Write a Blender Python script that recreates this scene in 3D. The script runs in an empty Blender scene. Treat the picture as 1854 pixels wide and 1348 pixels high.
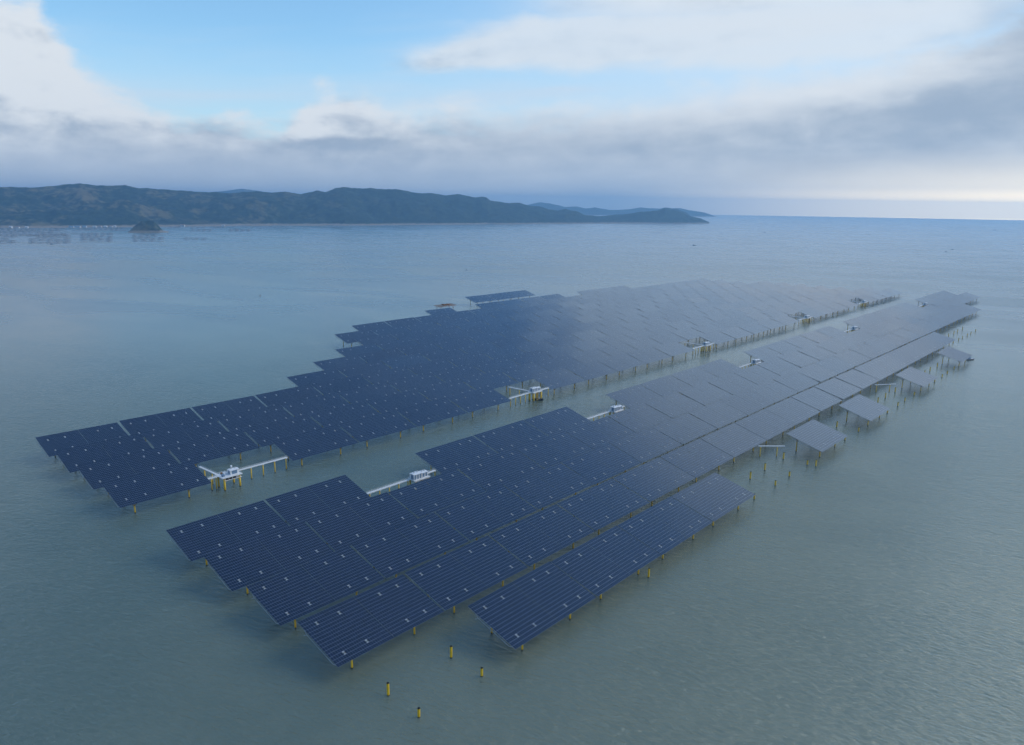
import bpy, math, random
import numpy as np
from mathutils import Vector, Matrix

random.seed(11)
rng = np.random.default_rng(7)
R = math.radians
sc = bpy.context.scene
COL = sc.collection

# ------------------------------------------------------------------ camera
# (solved from the regular lattice of the solar tables; metres, sea level z = 0)
F_PX, PITCH, ROLL, AZ, TILT = 1329.65, R(12.9345), R(0.7449), R(42.1265), R(15.63)
W = 67.0                                   # table pitch along a row
CAM_H = 3.25 * W
cam_d = bpy.data.cameras.new('camera')
cam = bpy.data.objects.new('camera', cam_d)
COL.objects.link(cam)
cam_d.sensor_width = 36.0
cam_d.lens = F_PX / 1854.0 * 36.0
cam_d.clip_start, cam_d.clip_end = 1.0, 120000.0
cam.matrix_world = (Matrix.Translation((0, 0, CAM_H)) @ Matrix.Rotation(R(90) - PITCH, 4, 'X')
                    @ Matrix.Rotation(ROLL, 4, 'Z'))
sc.camera = cam


def ray(px, py):
    """direction of a photo pixel in world axes (camera looks along +Y)"""
    a, b = px - 927.0, py - 674.0
    cr, sr = math.cos(ROLL), math.sin(ROLL)
    u, v = (a * cr + b * sr) / F_PX, (-a * sr + b * cr) / F_PX
    c, s = math.cos(PITCH), math.sin(PITCH)
    return Vector((u, c - s * v, -s - c * v))


def on_plane(px, py, z=0.0):
    d = ray(px, py)
    t = (z - CAM_H) / d.z
    return Vector((d.x * t, d.y * t, z))


def azel(px, py):
    d = ray(px, py).normalized()
    return math.degrees(math.atan2(d.x, d.y)), math.degrees(math.asin(d.z))


# ------------------------------------------------------------------ node helper
class G:
    def __init__(s, nt):
        s.nt = nt

    def n(s, t, **kw):
        nd = s.nt.nodes.new(t)
        for k, v in kw.items():
            setattr(nd, k, v)
        return nd

    def lk(s, a, b):
        s.nt.links.new(a, b)

    def put(s, sock, v):
        if hasattr(v, 'is_output'):
            s.lk(v, sock)
        else:
            sock.default_value = v

    def m(s, op, a, b=None, c=None, clamp=False):
        nd = s.n('ShaderNodeMath', operation=op)
        nd.use_clamp = clamp
        s.put(nd.inputs[0], a)
        if b is not None:
            s.put(nd.inputs[1], b)
        if c is not None:
            s.put(nd.inputs[2], c)
        return nd.outputs[0]

    def smooth(s, x, lo, hi, t0=0.0, t1=1.0):
        nd = s.n('ShaderNodeMapRange', interpolation_type='SMOOTHSTEP')
        s.put(nd.inputs['Value'], x)
        s.put(nd.inputs['From Min'], lo); s.put(nd.inputs['From Max'], hi)
        s.put(nd.inputs['To Min'], t0); s.put(nd.inputs['To Max'], t1)
        return nd.outputs[0]

    def mixc(s, f, a, b, mode='MIX'):
        nd = s.n('ShaderNodeMix', data_type='RGBA', blend_type=mode)
        s.put(nd.inputs[0], f)
        for sock, v in ((nd.inputs[6], a), (nd.inputs[7], b)):
            if hasattr(v, 'is_output'):
                s.lk(v, sock)
            else:
                sock.default_value = (*v, 1.0) if len(v) == 3 else v
        return nd.outputs[2]

    def noise(s, vec, scale, detail=4.0, rough=0.5, dist=0.0):
        nd = s.n('ShaderNodeTexNoise')
        s.lk(vec, nd.inputs['Vector'])
        nd.inputs['Scale'].default_value = scale
        nd.inputs['Detail'].default_value = detail
        nd.inputs['Roughness'].default_value = rough
        nd.inputs['Distortion'].default_value = dist
        return nd.outputs['Fac']

    def vmul(s, vec, k):
        nd = s.n('ShaderNodeVectorMath', operation='MULTIPLY')
        s.lk(vec, nd.inputs[0])
        nd.inputs[1].default_value = k
        return nd.outputs[0]

    def vadd(s, vec, k):
        nd = s.n('ShaderNodeVectorMath', operation='ADD')
        s.lk(vec, nd.inputs[0])
        nd.inputs[1].default_value = k
        return nd.outputs[0]

    def curve(s, x, pts):
        nd = s.n('ShaderNodeFloatCurve')
        s.put(nd.inputs['Value'], x)
        cu = nd.mapping.curves[0]
        while len(cu.points) > 2:
            cu.points.remove(cu.points[1])
        cu.points[0].location = pts[0]
        cu.points[1].location = pts[-1]
        for p in pts[1:-1]:
            cu.points.new(*p)
        nd.mapping.update()
        return nd.outputs[0]


# ------------------------------------------------------------------ sky and sun
SUN_AZ, SUN_EL = R(78), R(38)
world = bpy.data.worlds.new('World')
sc.world = world
world.use_nodes = True
wn = world.node_tree
wn.nodes.clear()
g = G(wn)
sky = g.n('ShaderNodeTexSky', sky_type='NISHITA')
sky.sun_disc = False
sky.sun_elevation = SUN_EL
sky.sun_rotation = SUN_AZ
sky.altitude = 50
sky.air_density = 1.0
sky.dust_density = 0.6
sky.ozone_density = 1.6
tc = g.n('ShaderNodeTexCoord')
dvec = tc.outputs['Generated']
sep = g.n('ShaderNodeSeparateXYZ')
g.lk(dvec, sep.inputs[0])
dx, dy, dz = sep.outputs
az = g.m('MULTIPLY', g.m('ARCTAN2', dx, dy), 57.29578)
el = g.m('MULTIPLY', g.m('ARCSINE', dz), 57.29578)
SKY_K = 0.1                                # background strength
inv = 1.0 / SKY_K


def lc(r, gg, b, k=1.0):
    return (r * inv * k, gg * inv * k, b * inv * k)


flat = g.vmul(dvec, (1.0, 1.0, 2.2))
cmbs = g.n('ShaderNodeCombineXYZ')
g.lk(dx, cmbs.inputs[0]); g.lk(dy, cmbs.inputs[1])
g.lk(g.m('MULTIPLY', g.m('SUBTRACT', dz, g.m('MULTIPLY', dx, 0.07)), 9.0), cmbs.inputs[2])
streak = cmbs.outputs[0]
n_big = g.noise(flat, 5.0, 9.0, 0.56, 0.25)
n_puff = g.noise(g.vadd(flat, (3.1, 1.7, 0.4)), 13.0, 8.0, 0.55, 0.2)
n_fine = g.noise(g.vadd(flat, (1.1, 6.7, 2.4)), 34.0, 6.0, 0.55, 0.1)
n_lit = g.noise(g.vadd(flat, (3.1 + 0.022, 1.7 + 0.004, 0.4 + 0.030)), 13.0, 8.0, 0.55, 0.2)
relief = g.m('SUBTRACT', n_puff, n_lit)
n_str = g.noise(g.vadd(streak, (0.4, 2.2, 5.0)), 2.6, 7.0, 0.5, 0.3)
n_wa = g.noise(g.vadd(flat, (9.0, 4.0, 2.0)), 6.5, 8.0, 0.6, 0.3)
n_wb = g.noise(g.vadd(dvec, (2.0, 8.0, 5.0)), 1.9, 3.0, 0.5, 0.3)


def c5(n, k):
    return g.m('MULTIPLY', g.m('SUBTRACT', n, 0.5), k)


def height_curve(a, pts_):
    pts_ = [((p_[0] + 180) / 360, max(0.0, p_[1]) / 60) for p_ in pts_]
    return g.m('MULTIPLY', g.curve(g.m('DIVIDE', g.m('ADD', a, 180), 360), pts_), 60)


def blob(px, py, ra, re, slope=0.0, wob=3.0):
    a0, e0 = azel(px, py)
    da = g.m('SUBTRACT', az, a0)
    de = g.m('SUBTRACT', g.m('SUBTRACT', el, e0), g.m('MULTIPLY', da, slope))
    de = g.m('ADD', de, c5(n_big, wob))
    q = g.m('ADD', g.m('POWER', g.m('ABSOLUTE', g.m('DIVIDE', da, ra)), 2.0), g.m('POWER', g.m('ABSOLUTE', g.m('DIVIDE', de, re)), 2.0))
    return g.m('EXPONENT', g.m('MULTIPLY', q, -1.0))


# the low bank: how high it reaches in each direction, read from the photograph
tops = [(-60, -40), (10, -15), (60, 5), (100, 40), (120, 95), (175, 135), (250, 165), (350, 200), (430, 214), (500, 226), (545, 196), (590, 148), (640, 150), (672, 190),
        (760, 192), (840, 186), (900, 196), (1000, 196), (1100, 185), (1300, 150), (1500, 105), (1700, 50), (1854, -10)]
tops = [azel(*p) for p in tops]
tops = [tops[0]] + [b_ for a_, b_ in zip(tops, tops[1:]) if b_[0] > a_[0] + 0.2]
azl = g.m('ADD', az, c5(n_wa, 5.0))
Tl = height_curve(azl, [(-180, 14), (-110, 18), (-60, 18), (-42, 15)] + tops + [(40, 19), (52, 26), (70, 30), (110, 22), (180, 14)])
warp = g.m('ADD', g.m('ADD', c5(n_big, 3.4), c5(n_fine, 1.5)), c5(n_puff, 5.0))
depth = g.m('ADD', g.m('SUBTRACT', Tl, el), warp)
leftness = g.smooth(az, 2.0, -14.0)                        # crisp cumulus on the left, veils on the right
dens_low = g.smooth(depth, g.m('SUBTRACT', -1.5, g.m('MULTIPLY', leftness, -0.7)), g.m('ADD', 2.6, g.m('MULTIPLY', leftness, -1.2)))
# the lens shaped cloud floating above it
up = g.m('ADD', blob(1000, 80, 8.0, 2.0, 0.03, 1.5), g.m('ADD', g.m('MULTIPLY', blob(820, 105, 5.5, 0.9, 0.14, 1.0), 0.75), blob(1330, 60, 11.0, 2.6, 0.0, 2.0)))
up = g.m('ADD', up, g.m('MULTIPLY', blob(1750, 40, 12.0, 4.5, 0.0, 2.0), 0.8))
dens_up = g.smooth(g.m('ADD', up, g.m('ADD', c5(n_puff, 0.9), c5(n_str, 0.7))), 0.22, 1.05, 0.0, 0.80)
# and the veil overhead that follows it, to the right and above
hi = g.smooth(el, 12.0, 32.0)
azh = g.m('ADD', az, g.m('ADD', c5(n_wa, 9.0), g.m('MULTIPLY', c5(n_wb, 46.0), hi)))
Th = height_curve(azh, [(-180, 16), (-60, 14), (-20, 12), (0, 15), (4, 20), (8, 26), (14, 30), (20, 32), (35, 34), (60, 40), (110, 34), (180, 16)])
dens_hi = g.m('MULTIPLY', g.smooth(g.m('ADD', g.m('SUBTRACT', Th, el), warp), -5.0, 6.5), g.m('MULTIPLY', g.smooth(el, 9.5, 14.5), g.smooth(azh, -6.0, 12.0)))
dens = g.m('MAXIMUM', g.m('MAXIMUM', dens_low, dens_up), dens_hi)
rim = g.smooth(depth, 3.6, 0.2)
blue = g.mixc(1.0, sky.outputs['Color'], g.mixc(g.smooth(el, 12.0, 34.0), (1.16, 1.60, 1.74), (0.86, 1.36, 1.66)), 'MULTIPLY')
thin = g.m('MULTIPLY', g.smooth(n_str, 0.40, 0.76, 0.05, 0.42), g.smooth(el, 30.0, 14.0, 0.25, 1.0))
thin = g.m('ADD', thin, g.m('MULTIPLY', g.smooth(az, -14.0, 14.0), g.smooth(el, 16.0, 12.0, 0.0, 0.42)))
thin = g.m('ADD', thin, g.smooth(el, 12.0, 5.0, 0.0, 0.38), clamp=True)
base = g.mixc(thin, blue, lc(0.58, 0.68, 0.80))
# cloud tones: bright tops, blue grey bodies, slanting streaks
tone = g.m('ADD', g.m('ADD', 0.46, c5(n_str, 0.80)), c5(n_puff, 0.50))
tone = g.m('ADD', tone, g.m('MULTIPLY', rim, 0.26))
tone = g.m('ADD', tone, g.m('MULTIPLY', g.m('MULTIPLY', relief, g.smooth(el, 1.0, 6.0)), g.m('ADD', 0.45, g.m('MULTIPLY', leftness, 1.5))))
tone = g.m('ADD', tone, g.m('MULTIPLY', g.smooth(el, 3.0, 9.0), 0.16))
for (px, py, ra, re, sl, k) in [(1700, 225, 15, 1.9, 0.045, -0.26), (1150, 268, 12, 1.3, 0.02, -0.20), (800, 112, 4.0, 0.7, 0.14, -0.40), (640, 265, 7, 0.8, 0.0, -0.25),
                                (330, 240, 7, 0.7, -0.06, -0.18), (1560, 95, 13, 1.7, 0.05, 0.22), (1180, 172, 9, 0.8, 0.03, 0.22), (60, 120, 5.5, 4.0, 0.0, 0.30),
                                (525, 232, 2.2, 0.5, -0.1, 0.45), (110, 60, 1.6, 0.5, 0.0, -0.25), (2000, 10, 8.0, 4.6, 0.0, -0.66)]:  # last blob: added out-of-view dark cloud, dims the far panels' reflections
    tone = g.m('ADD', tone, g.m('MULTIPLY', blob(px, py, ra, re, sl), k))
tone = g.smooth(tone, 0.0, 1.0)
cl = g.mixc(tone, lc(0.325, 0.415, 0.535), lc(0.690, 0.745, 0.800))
# towards the horizon the bank thins into pale blue air; warm where the sun stands behind it
low = g.smooth(el, 5.0, 0.3)
cl = g.mixc(g.m('MULTIPLY', low, 0.70), cl, lc(0.37, 0.475, 0.62))
cl = g.mixc(g.m('MULTIPLY', g.smooth(el, 13.0, 21.0), 0.85), cl, lc(0.56, 0.78, 1.04))
sdir = (math.sin(SUN_AZ), math.cos(SUN_AZ))
toward = g.m('ADD', g.m('MULTIPLY', dx, sdir[0]), g.m('MULTIPLY', dy, sdir[1]))
warmf = g.m('MULTIPLY', g.smooth(toward, 0.30, 0.88), g.m('POWER', g.smooth(el, 4.6, 0.0), 1.3))
cl = g.mixc(g.m('MULTIPLY', warmf, 0.95), cl, g.mixc(g.smooth(el, 1.5, 0.4), lc(1.75, 1.48, 1.04), lc(3.7, 2.85, 1.6)))
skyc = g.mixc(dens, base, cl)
bg = g.n('ShaderNodeBackground')
bg.inputs['Strength'].default_value = SKY_K
g.lk(skyc, bg.inputs['Color'])
wo = g.n('ShaderNodeOutputWorld')
g.lk(bg.outputs[0], wo.inputs['Surface'])
world.cycles.sampling_method = 'MANUAL'
world.cycles.sample_map_resolution = 1024

sd = bpy.data.lights.new('sun', 'SUN')
sd.energy = 1.5
sd.angle = R(42)
sd.color = (1.0, 0.90, 0.76)
sun = bpy.data.objects.new('sun', sd)
COL.objects.link(sun)
sv = Vector((math.sin(SUN_AZ) * math.cos(SUN_EL), math.cos(SUN_AZ) * math.cos(SUN_EL), math.sin(SUN_EL)))
sun.rotation_euler = (-sv).to_track_quat('-Z', 'Y').to_euler()
sun.location = sv * 3000

sc.view_settings.view_transform = 'Standard'
sc.view_settings.look = 'None'
sc.view_settings.exposure = 0.12
sc.view_settings.gamma = 1.0
sc.view_settings.use_curve_mapping = False
sc.cycles.max_bounces = 6
sc.cycles.volume_bounces = 1
sc.cycles.caustics_reflective = False
sc.cycles.caustics_refractive = False


# ------------------------------------------------------------------ materials
def new_mat(name):
    m = bpy.data.materials.new(name)
    m.use_nodes = True
    m.node_tree.nodes.clear()
    gg = G(m.node_tree)
    out = gg.n('ShaderNodeOutputMaterial')
    b = gg.n('ShaderNodeBsdfPrincipled')
    gg.lk(b.outputs[0], out.inputs['Surface'])
    return m, gg, b


def plain(name, col, rough=0.5, metal=0.0, vary=0.12, scale=0.6):
    m, q, b = new_mat(name)
    t = q.n('ShaderNodeTexCoord')
    n = q.noise(t.outputs['Object'], scale, 6.0, 0.6)
    f = q.smooth(n, 0.3, 0.7)
    q.lk(q.mixc(f, tuple(c * (1 - vary) for c in col), tuple(min(1, c * (1 + vary)) for c in col)), b.inputs['Base Color'])
    b.inputs['Roughness'].default_value = rough
    b.inputs['Metallic'].default_value = metal
    return m


M = {}
M['alu'] = plain('aluminium_frame', (0.19, 0.23, 0.29), 0.4, 0.35)
M['steel'] = plain('galvanised_steel', (0.42, 0.45, 0.48), 0.5, 0.2)
M['white'] = plain('white_paint', (0.80, 0.81, 0.81), 0.45, 0.0, 0.05, 0.4)
M['roof'] = plain('white_roof', (0.74, 0.77, 0.79), 0.4, 0.0, 0.05, 0.4)
M['deckgrey'] = plain('deck_grating', (0.50, 0.52, 0.53), 0.7, 0.0, 0.1, 1.5)
M['black'] = plain('black_rubber', (0.015, 0.016, 0.018), 0.5)
M['bluegrey'] = plain('blue_grey_door', (0.13, 0.22, 0.33), 0.5)
M['dark'] = plain('dark_interior', (0.01, 0.01, 0.01), 0.9)
M['rust'] = plain('rusty_orange_steel', (0.30, 0.14, 0.05), 0.75, 0.0, 0.3, 0.3)
M['bracket'] = plain('white_bracket', (0.47, 0.50, 0.55), 0.4, 0.0, 0.04)


def pile_mat(name, col):
    m, q, b = new_mat(name)
    geo = q.n('ShaderNodeNewGeometry')
    s3 = q.n('ShaderNodeSeparateXYZ')
    q.lk(geo.outputs['Position'], s3.inputs[0])
    n = q.noise(geo.outputs['Position'], 0.9, 6.0, 0.65)
    c1 = q.mixc(q.smooth(n, 0.35, 0.75), col, tuple(c * 0.72 for c in col))
    # dark brown towards the waterline, with a ragged noise edge
    f = q.smooth(q.m('ADD', s3.outputs[2], q.m('MULTIPLY', q.m('SUBTRACT', n, 0.5), 1.0)), 0.75, 0.35)
    q.lk(q.mixc(f, c1, (0.035, 0.032, 0.026)), b.inputs['Base Color'])
    b.inputs['Roughness'].default_value = 0.5
    return m


M['pile'] = pile_mat('yellow_pile_paint', (0.92, 0.60, 0.010))
M['fork'] = pile_mat('ochre_fork_paint', (0.46, 0.29, 0.07))

# solar glass: every module its own faint tone
m, q, b = new_mat('solar_glass')
t = q.n('ShaderNodeTexCoord')
s3 = q.n('ShaderNodeSeparateXYZ')
q.lk(t.outputs['Object'], s3.inputs[0])
cxn = q.m('FLOOR', q.m('DIVIDE', s3.outputs[0], 1.31))
cyn = q.m('FLOOR', q.m('DIVIDE', s3.outputs[1], 2.221))
cmb = q.n('ShaderNodeCombineXYZ')
q.lk(cxn, cmb.inputs[0]); q.lk(cyn, cmb.inputs[1])
oi = q.n('ShaderNodeObjectInfo')
q.lk(oi.outputs['Random'], cmb.inputs[2])
wnz = q.n('ShaderNodeTexWhiteNoise')
q.lk(cmb.outputs[0], wnz.inputs['Vector'])
c0 = q.mixc(wnz.outputs['Value'], (0.0012, 0.0036, 0.015), (0.0052, 0.0110, 0.040))
q.lk(c0, b.inputs['Base Color'])
dust = q.noise(t.outputs['Object'], 0.25, 5.0, 0.6)
q.lk(q.smooth(q.m('ADD', dust, q.m('MULTIPLY', wnz.outputs['Value'], 0.15)), 0.3, 0.9, 0.05, 0.13), b.inputs['Roughness'])
b.inputs['IOR'].default_value = 1.5
b.inputs['Coat Weight'].default_value = 0.50
b.inputs['Coat IOR'].default_value = 1.5
b.inputs['Coat Roughness'].default_value = 0.05
M['glass'] = m

# sea
m, q, b = new_mat('sea_water')
geo = q.n('ShaderNodeNewGeometry')
pos = geo.outputs['Position']
big = q.noise(q.vmul(pos, (1.0, 1.0, 0.0)), 0.0022, 5.0, 0.55, 0.6)
mid = q.noise(q.vmul(pos, (1.0, 1.0, 0.0)), 0.012, 5.0, 0.6, 0.4)
dotv = q.n('ShaderNodeVectorMath', operation='DOT_PRODUCT')
q.lk(pos, dotv.inputs[0])
dotv.inputs[1].default_value = (math.cos(AZ), -math.sin(AZ), 0)
silt = q.smooth(dotv.outputs['Value'], -520.0, 60.0)      # the open side carries more silt
f = q.m('ADD', q.m('MULTIPLY', q.smooth(q.m('ADD', q.m('MULTIPLY', big, 0.65), q.m('MULTIPLY', mid, 0.35)), 0.38, 0.64), 0.5), q.m('MULTIPLY', silt, 0.5))
wcol = q.mixc(f, (0.074, 0.108, 0.082), (0.175, 0.196, 0.136))
rotn = q.n('ShaderNodeVectorRotate', rotation_type='Z_AXIS')
q.lk(pos, rotn.inputs['Vector'])
rotn.inputs['Angle'].default_value = R(25)
wv = q.vmul(rotn.outputs[0], (0.42, 1.0, 1.0))
w1 = q.noise(wv, 0.42, 6.0, 0.62, 0.4)
w2 = q.noise(q.vadd(wv, (31.0, 7.0, 0.0)), 0.035, 3.0, 0.5, 0.5)
gust = q.smooth(q.noise(q.vmul(rotn.outputs[0], (0.35, 1.0, 0.0)), 0.006, 4.0, 0.55, 0.8), 0.3, 0.72, 0.75, 1.15)
dist0 = q.n('ShaderNodeVectorMath', operation='LENGTH')
q.lk(pos, dist0.inputs[0])
w3 = q.noise(q.vadd(wv, (3.0, 57.0, 0.0)), 0.12, 4.0, 0.5, 0.6)
hgt = q.m('ADD', q.m('ADD', q.m('MULTIPLY', q.m('MULTIPLY', w1, gust), 1.5), q.m('MULTIPLY', w3, 0.9)), q.m('MULTIPLY', w2, q.smooth(q.m('MULTIPLY', dist0.outputs['Value'], 1.0), 1400.0, 350.0, 0.0, 0.75)))
# the farther the water the flatter its visible facets: fade bump with distance, trade it for roughness
dist = q.n('ShaderNodeVectorMath', operation='LENGTH')
q.lk(pos, dist.inputs[0])
far = q.m('POWER', q.smooth(dist.outputs['Value'], 300.0, 1900.0), 0.6)
bump = q.n('ShaderNodeBump')
q.lk(hgt, bump.inputs['Height'])
bump.inputs['Distance'].default_value = 1.0
q.lk(q.m('SUBTRACT', 1.0, q.m('MULTIPLY', far, 0.997)), bump.inputs['Strength'])
body = q.n('ShaderNodeBsdfDiffuse')                    # light scattered back by the silty water itself
q.lk(wcol, body.inputs['Color'])
gl = q.n('ShaderNodeBsdfGlossy')                       # sky mirrored by the rippled surface
q.lk(q.mixc(far, (0.94, 1.0, 0.92), (1.0, 1.0, 1.0)), gl.inputs['Color'])
q.lk(q.m('MULTIPLY', q.m('ADD', 0.075, q.m('MULTIPLY', far, 0.20)), gust), gl.inputs['Roughness'])
q.lk(bump.outputs[0], gl.inputs['Normal'])
fre = q.n('ShaderNodeFresnel')
fre.inputs['IOR'].default_value = 1.95
q.lk(bump.outputs[0], fre.inputs['Normal'])
mx = q.n('ShaderNodeMixShader')
# at grazing angles the wave crests hide part of the mirror
q.lk(q.m('MULTIPLY', fre.outputs[0], q.m('SUBTRACT', 1.0, q.smooth(dist.outputs['Value'], 1000.0, 2800.0, 0.0, 0.22)), clamp=True), mx.inputs[0])
q.lk(body.outputs[0], mx.inputs[1])
q.lk(gl.outputs[0], mx.inputs[2])
q.lk(mx.outputs[0], [n_ for n_ in m.node_tree.nodes if n_.type == 'OUTPUT_MATERIAL'][0].inputs['Surface'])
m.node_tree.nodes.remove(b)
M['sea'] = m

# wooded hills
m, q, b = new_mat('wooded_hillside')
geo = q.n('ShaderNodeNewGeometry')
pos = geo.outputs['Position']
n1 = q.noise(pos, 0.0035, 7.0, 0.6, 0.5)
n2 = q.noise(pos, 0.02, 6.0, 0.65)
c1 = q.mixc(q.smooth(n2, 0.35, 0.68), (0.010, 0.024, 0.017), (0.038, 0.062, 0.034))
s3 = q.n('ShaderNodeSeparateXYZ')
q.lk(pos, s3.inputs[0])
west = q.smooth(s3.outputs[0], -900.0, -3600.0)          # farmed terraces thin out eastwards
bare = q.smooth(q.m('ADD', q.m('MULTIPLY', n1, 0.62), q.m('MULTIPLY', n2, 0.38)), 0.49, 0.60)
c2 = q.mixc(q.m('MULTIPLY', bare, q.m('ADD', 0.07, q.m('MULTIPLY', west, 0.48))), c1, (0.27, 0.21, 0.11))
shore = q.smooth(q.m('ADD', s3.outputs[2], q.m('MULTIPLY', q.m('SUBTRACT', n2, 0.5), 34.0)), 20.0, 6.0)
c3 = q.mixc(q.m('MULTIPLY', shore, 0.85), c2, (0.36, 0.30, 0.23))
q.lk(c3, b.inputs['Base Color'])
b.inputs['Roughness'].default_value = 0.95
b.inputs['Specular IOR Level'].default_value = 0.1
M['hill'] = m
M['raft'] = plain('weathered_raft_wood', (0.20, 0.205, 0.21), 0.9)
M['tileblue'] = plain('blue_sheet_roof', (0.10, 0.30, 0.50), 0.6)
M['tilered'] = plain('brown_tile_roof', (0.30, 0.17, 0.12), 0.8)


# ------------------------------------------------------------------ mesh helper
class MB:
    def __init__(s):
        s.v, s.f, s.mi = [], [], []

    def quad(s, a, b_, c, d, mi=0):
        i = len(s.v)
        s.v += [tuple(a), tuple(b_), tuple(c), tuple(d)]
        s.f.append((i, i + 1, i + 2, i + 3)); s.mi.append(mi)

    def box(s, x0, x1, y0, y1, z0, z1, mi=0):
        i = len(s.v)
        s.v += [(x0, y0, z0), (x1, y0, z0), (x1, y1, z0), (x0, y1, z0), (x0, y0, z1), (x1, y0, z1), (x1, y1, z1), (x0, y1, z1)]
        for f in ((0, 3, 2, 1), (4, 5, 6, 7), (0, 1, 5, 4), (1, 2, 6, 5), (2, 3, 7, 6), (3, 0, 4, 7)):
            s.f.append(tuple(i + k for k in f)); s.mi.append(mi)

    def bar(s, p, q, r, n=6, mi=0, r2=None, caps=True):
        p, q = Vector(p), Vector(q)
        d = (q - p).normalized()
        a = d.orthogonal().normalized()
        e = d.cross(a)
        r2 = r if r2 is None else r2
        i = len(s.v)
        for k in range(n):
            t_ = 2 * math.pi * (k + 0.5) / n
            o = a * math.cos(t_) + e * math.sin(t_)
            s.v += [tuple(p + o * r), tuple(q + o * r2)]
        for k in range(n):
            j = (k + 1) % n
            s.f.append((i + 2 * k, i + 2 * j, i + 2 * j + 1, i + 2 * k + 1)); s.mi.append(mi)
        if caps:
            s.f.append(tuple(i + 2 * k for k in range(n))[::-1]); s.mi.append(mi)
            s.f.append(tuple(i + 2 * k + 1 for k in range(n))); s.mi.append(mi)

    def mesh(s, name, mats, smooth=False):
        me = bpy.data.meshes.new(name)
        me.from_pydata(s.v, [], s.f)
        for m_ in mats:
            me.materials.append(M[m_])
        me.polygons.foreach_set('material_index', s.mi)
        if smooth:
            me.polygons.foreach_set('use_smooth', [True] * len(s.f))
        me.update()
        return me


def link(name, data, parent=None, loc=(0, 0, 0), rz=0.0, **props):
    o = bpy.data.objects.new(name, data)
    COL.objects.link(o)
    if parent is not None:
        o.parent = parent
    o.location = loc
    o.rotation_euler = (0, 0, rz)
    for k, v in props.items():
        o[k] = v
    return o


ORD = ['zeroth', 'first', 'second', 'third', 'fourth', 'fifth', 'sixth', 'seventh', 'eighth', 'ninth', 'tenth', 'eleventh', 'twelfth', 'thirteenth',
       'fourteenth', 'fifteenth', 'sixteenth', 'seventeenth', 'eighteenth', 'nineteenth', 'twentieth', 'twenty-first', 'twenty-second', 'twenty-third',
       'twenty-fourth', 'twenty-fifth', 'twenty-sixth', 'twenty-seventh', 'twenty-eighth', 'twenty-ninth']

# ------------------------------------------------------------------ the sea
rings = [0, 300, 700, 1300, 2200, 3600, 6000, 10000, 15000, 20800]
NS = 96
vs, fs = [(0.0, 0.0, 0.0)], []
for r_ in rings[1:]:
    for k in range(NS):
        a = 2 * math.pi * k / NS
        vs.append((r_ * math.sin(a), r_ * math.cos(a), 0.0))
for k in range(NS):
    fs.append((0, 1 + (k + 1) % NS, 1 + k))
for i in range(len(rings) - 2):
    for k in range(NS):
        a, b_ = 1 + i * NS + k, 1 + i * NS + (k + 1) % NS
        fs.append((a, b_, b_ + NS, a + NS))
me = bpy.data.meshes.new('sea')
me.from_pydata(vs, [], fs)
me.materials.append(M['sea'])
link('sea', me, kind='structure')

# ------------------------------------------------------------------ land
from mathutils import noise as mn


def ridge_land(name, crest, d_front, d_crest, d_back, nr=84, na=760, rough=1.0, seed=0.0):
    """terrain strip: crest line read from the photo (pixels), distances (m) of shore, crest and back edge by pixel x"""
    xs = np.array([c[0] for c in crest], float)
    ys = np.array([c[1] for c in crest], float)
    verts, faces = [], []
    X = np.linspace(xs[0], xs[-1], na)
    for i, x in enumerate(X):
        y = float(np.interp(x, xs, ys))
        d = ray(x, y); hl = math.hypot(d.x, d.y)
        dirx, diry = d.x / hl, d.y / hl
        r0 = float(np.interp(x, *zip(*d_front))); r1 = float(np.interp(x, *zip(*d_crest))); r2 = float(np.interp(x, *zip(*d_back)))
        hc = CAM_H + d.z / hl * r1
        for j in range(nr):
            t_ = j / (nr - 1)
            if t_ < 0.7:
                w_ = t_ / 0.7
                r_ = r0 + (r1 - r0) * w_
                prof = w_ ** 0.85
                prof = 0.55 * prof + 0.45 * (prof * prof * (3 - 2 * prof))
            else:
                w_ = (t_ - 0.7) / 0.3
                r_ = r1 + (r2 - r1) * w_
                prof = 1 - w_ * w_
            px_, py_ = dirx * r_, diry * r_
            amp = math.sin(math.pi * min(1.0, t_ / 0.7)) ** 0.8 if t_ < 0.7 else 0.0
            p = Vector((px_ * 0.0011 + seed, py_ * 0.0011, seed))
            nz = mn.fractal(p, 0.9, 2.1, 5) * 0.6 + (abs(mn.fractal(p * 0.7 + Vector((5, 3, 1)), 0.9, 2.0, 4)) - 0.35) * 0.5
            fine = mn.fractal(Vector((px_ * 0.009, py_ * 0.009, seed)), 0.8, 2.0, 4)
            z = hc * prof + amp * rough * hc * 0.62 * nz + fine * 9.0 * rough * min(1, 6 * prof)
            if t_ < 0.7:
                # never rise above the line of sight to the crest
                zmax = CAM_H + d.z / hl * r_ - 4.0 * (1 - w_) if w_ < 0.97 else 1e9
                z = min(z, zmax)
            if j == 0 or j == nr - 1:
                z = -4.0
            verts.append((px_, py_, max(z, -4.0)))
    for i in range(na - 1):
        for j in range(nr - 1):
            a = i * nr + j
            faces.append((a, a + nr, a + nr + 1, a + 1))
    # close the two ends below the water is not needed: the ends taper to the sea
    me_ = bpy.data.meshes.new(name)
    me_.from_pydata(verts, [], faces)
    me_.materials.append(M['hill'])
    me_.polygons.foreach_set('use_smooth', [True] * len(faces))
    return link(name, me_, kind='structure')


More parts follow.
